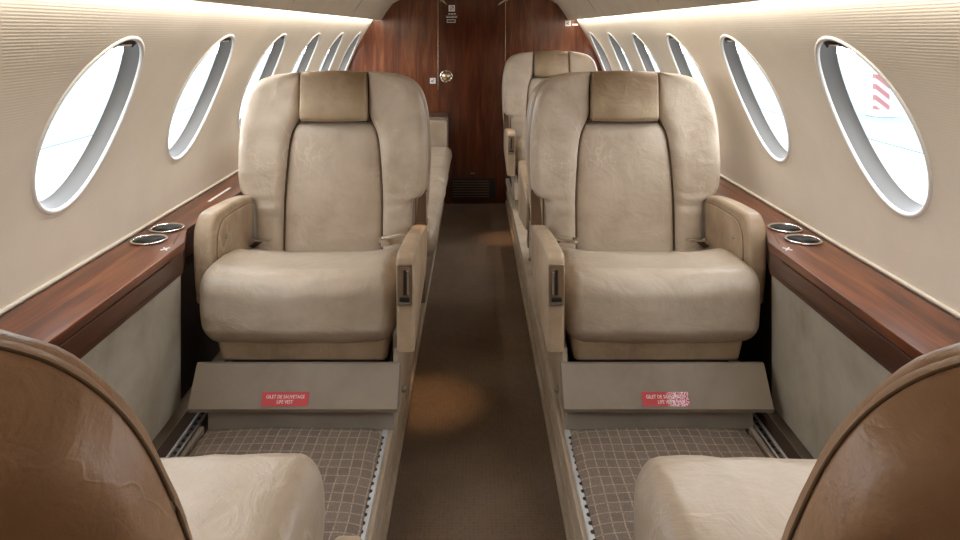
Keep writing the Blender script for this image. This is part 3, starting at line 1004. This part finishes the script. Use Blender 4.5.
# ---------------------------------------------------------------- divan on the far left
dv = empty('divan', (-.5, 3.6, 0)); tag(dv, 'long beige leather divan along the left wall behind the left seat', 'divan')
def dloc(bm):
    for v in bm.verts: v.co -= Vector((-.5, 3.6, 0))
    return bm
link_mesh('divan_base', dloc(box(-.82, -.190, 2.66, 4.62, 0, .17, .006)), M['suede'], dv, 'auto')
bm = bmesh.new()
def dd(o):
    o = o.copy()
    o.z += .004 * noise.noise(Vector((o.x * 5, o.y * 5, 2))); o.x += .006 * noise.noise(Vector((0, o.y * 3, o.z * 3)))
    return o
add_rbox(bm, (-.485, 3.13, .222), (.333, .485, .055), (.045, .06, .05), 6, 14, dd); link_mesh('seat_cushion', dloc(bm), M['leather'], dv)
bm = bmesh.new(); add_rbox(bm, (-.485, 4.12, .222), (.333, .495, .055), (.045, .05, .05), 6, 14, dd); link_mesh('seat_cushion', dloc(bm), M['leather'], dv)
bm = bmesh.new(); add_rbox(bm, (-.745, 3.62, .44), (.07, .98, .19), (.05, .05, .05), 5, 12); link_mesh('backrest', dloc(bm), M['leather'], dv)
link_mesh('end_armrest', dloc(box(-.82, -.185, 4.64, 4.90, 0, .44, .012, 3)), M['leather'], dv, 'auto')
link_mesh('armrest_tray', dloc(box(-.80, -.19, 4.65, 4.89, .441, .462, .003)), M['nickel'], dv, 'auto')

# ---------------------------------------------------------------- outside
t = NT('apron_concrete'); v = t.coords(); t.set(t.ramp(t.noise(v, .6, 5), [(.3, srgb(102, 103, 104)), (.7, srgb(112, 113, 114))]), .9)
M['apron'] = t.m
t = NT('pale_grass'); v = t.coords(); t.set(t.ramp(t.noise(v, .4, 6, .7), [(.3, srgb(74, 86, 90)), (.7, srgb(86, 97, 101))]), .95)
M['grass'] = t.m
GZ = -2.0
o = struct(link_mesh('ground', box(-80, 80, -60, 90, GZ - .1, GZ), M['apron'], None, False))
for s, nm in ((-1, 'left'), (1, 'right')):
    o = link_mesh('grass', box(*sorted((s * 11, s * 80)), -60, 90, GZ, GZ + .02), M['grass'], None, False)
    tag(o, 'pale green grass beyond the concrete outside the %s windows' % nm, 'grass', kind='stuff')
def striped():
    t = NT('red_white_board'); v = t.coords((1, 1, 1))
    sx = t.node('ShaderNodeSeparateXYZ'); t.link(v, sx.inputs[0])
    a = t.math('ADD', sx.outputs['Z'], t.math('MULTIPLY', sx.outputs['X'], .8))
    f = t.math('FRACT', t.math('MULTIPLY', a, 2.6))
    c = t.ramp(f, [(.49, srgb(112, 66, 66)), (.51, srgb(130, 130, 130))])  # red and white darkened well below real paint, shade put into the colour
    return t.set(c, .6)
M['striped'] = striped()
bx, by_ = 14.3, 24.6
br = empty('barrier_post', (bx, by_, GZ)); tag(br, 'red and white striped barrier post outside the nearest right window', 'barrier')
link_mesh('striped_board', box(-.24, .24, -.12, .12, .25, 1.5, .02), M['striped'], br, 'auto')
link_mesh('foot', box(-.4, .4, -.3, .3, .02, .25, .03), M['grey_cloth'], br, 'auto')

# ---------------------------------------------------------------- light
w = bpy.data.worlds.new('World'); scn.world = w; w.use_nodes = True
nt = w.node_tree; bg = nt.nodes['Background']
tc = nt.nodes.new('ShaderNodeTexCoord'); sp = nt.nodes.new('ShaderNodeSeparateXYZ'); rp = nt.nodes.new('ShaderNodeValToRGB')
nt.links.new(tc.outputs['Generated'], sp.inputs[0]); nt.links.new(sp.outputs['Z'], rp.inputs['Fac'])
rp.color_ramp.elements[0].position = 0; rp.color_ramp.elements[0].color = (.90, .95, 1, 1)
rp.color_ramp.elements[1].position = 1; rp.color_ramp.elements[1].color = (.85, .92, 1, 1)
nt.links.new(rp.outputs['Color'], bg.inputs['Color']); bg.inputs['Strength'].default_value = 6

# cabin lamps: small reading spots in the headliner, just above the frame
def reading(x, y, tx, ty, e, warm=(1, .72, .42), size=45):
    li = bpy.data.lights.new('reading_spot', 'SPOT'); li.energy = e * .6; li.color = warm; li.spot_size = math.radians(size); li.spot_blend = 1; li.shadow_soft_size = .02
    lo = bpy.data.objects.new('reading_spot', li); COL.objects.link(lo); lo.location = (x, y, 1.28)
    lo.rotation_euler = (Vector((tx, ty, AISLE)) - lo.location).to_track_quat('-Z', 'Z').to_euler()
reading(-.04, 2.15, -.15, 2.30, 45, (1, .6, .3), 17)
reading(.05, 3.9, .17, 4.1, 45, (1, .65, .38), 15)
# ---------------------------------------------------------------- camera
cam = bpy.data.cameras.new('camera'); co = bpy.data.objects.new('camera', cam); COL.objects.link(co)
co.location = (-.006, 0, CAMZ); co.rotation_euler = (PI / 2, 0, 0)
cam.sensor_width = 36; cam.lens = 700 / 960 * 36
cam.shift_x = (480 - 474) / 960; cam.shift_y = -(270 - 30) / 960
cam.clip_start = .05; cam.clip_end = 300
scn.camera = co
scn.view_settings.view_transform = 'Standard'; scn.view_settings.look = 'None'
scn.view_settings.gamma = 1; scn.view_settings.use_curve_mapping = False
scn.view_settings.exposure = 0.60
scn.cycles.use_denoising = True
scn.cycles.max_bounces = 10; scn.cycles.diffuse_bounces = 6; scn.cycles.transparent_max_bounces = 8
scn.cycles.sample_clamp_indirect = 4
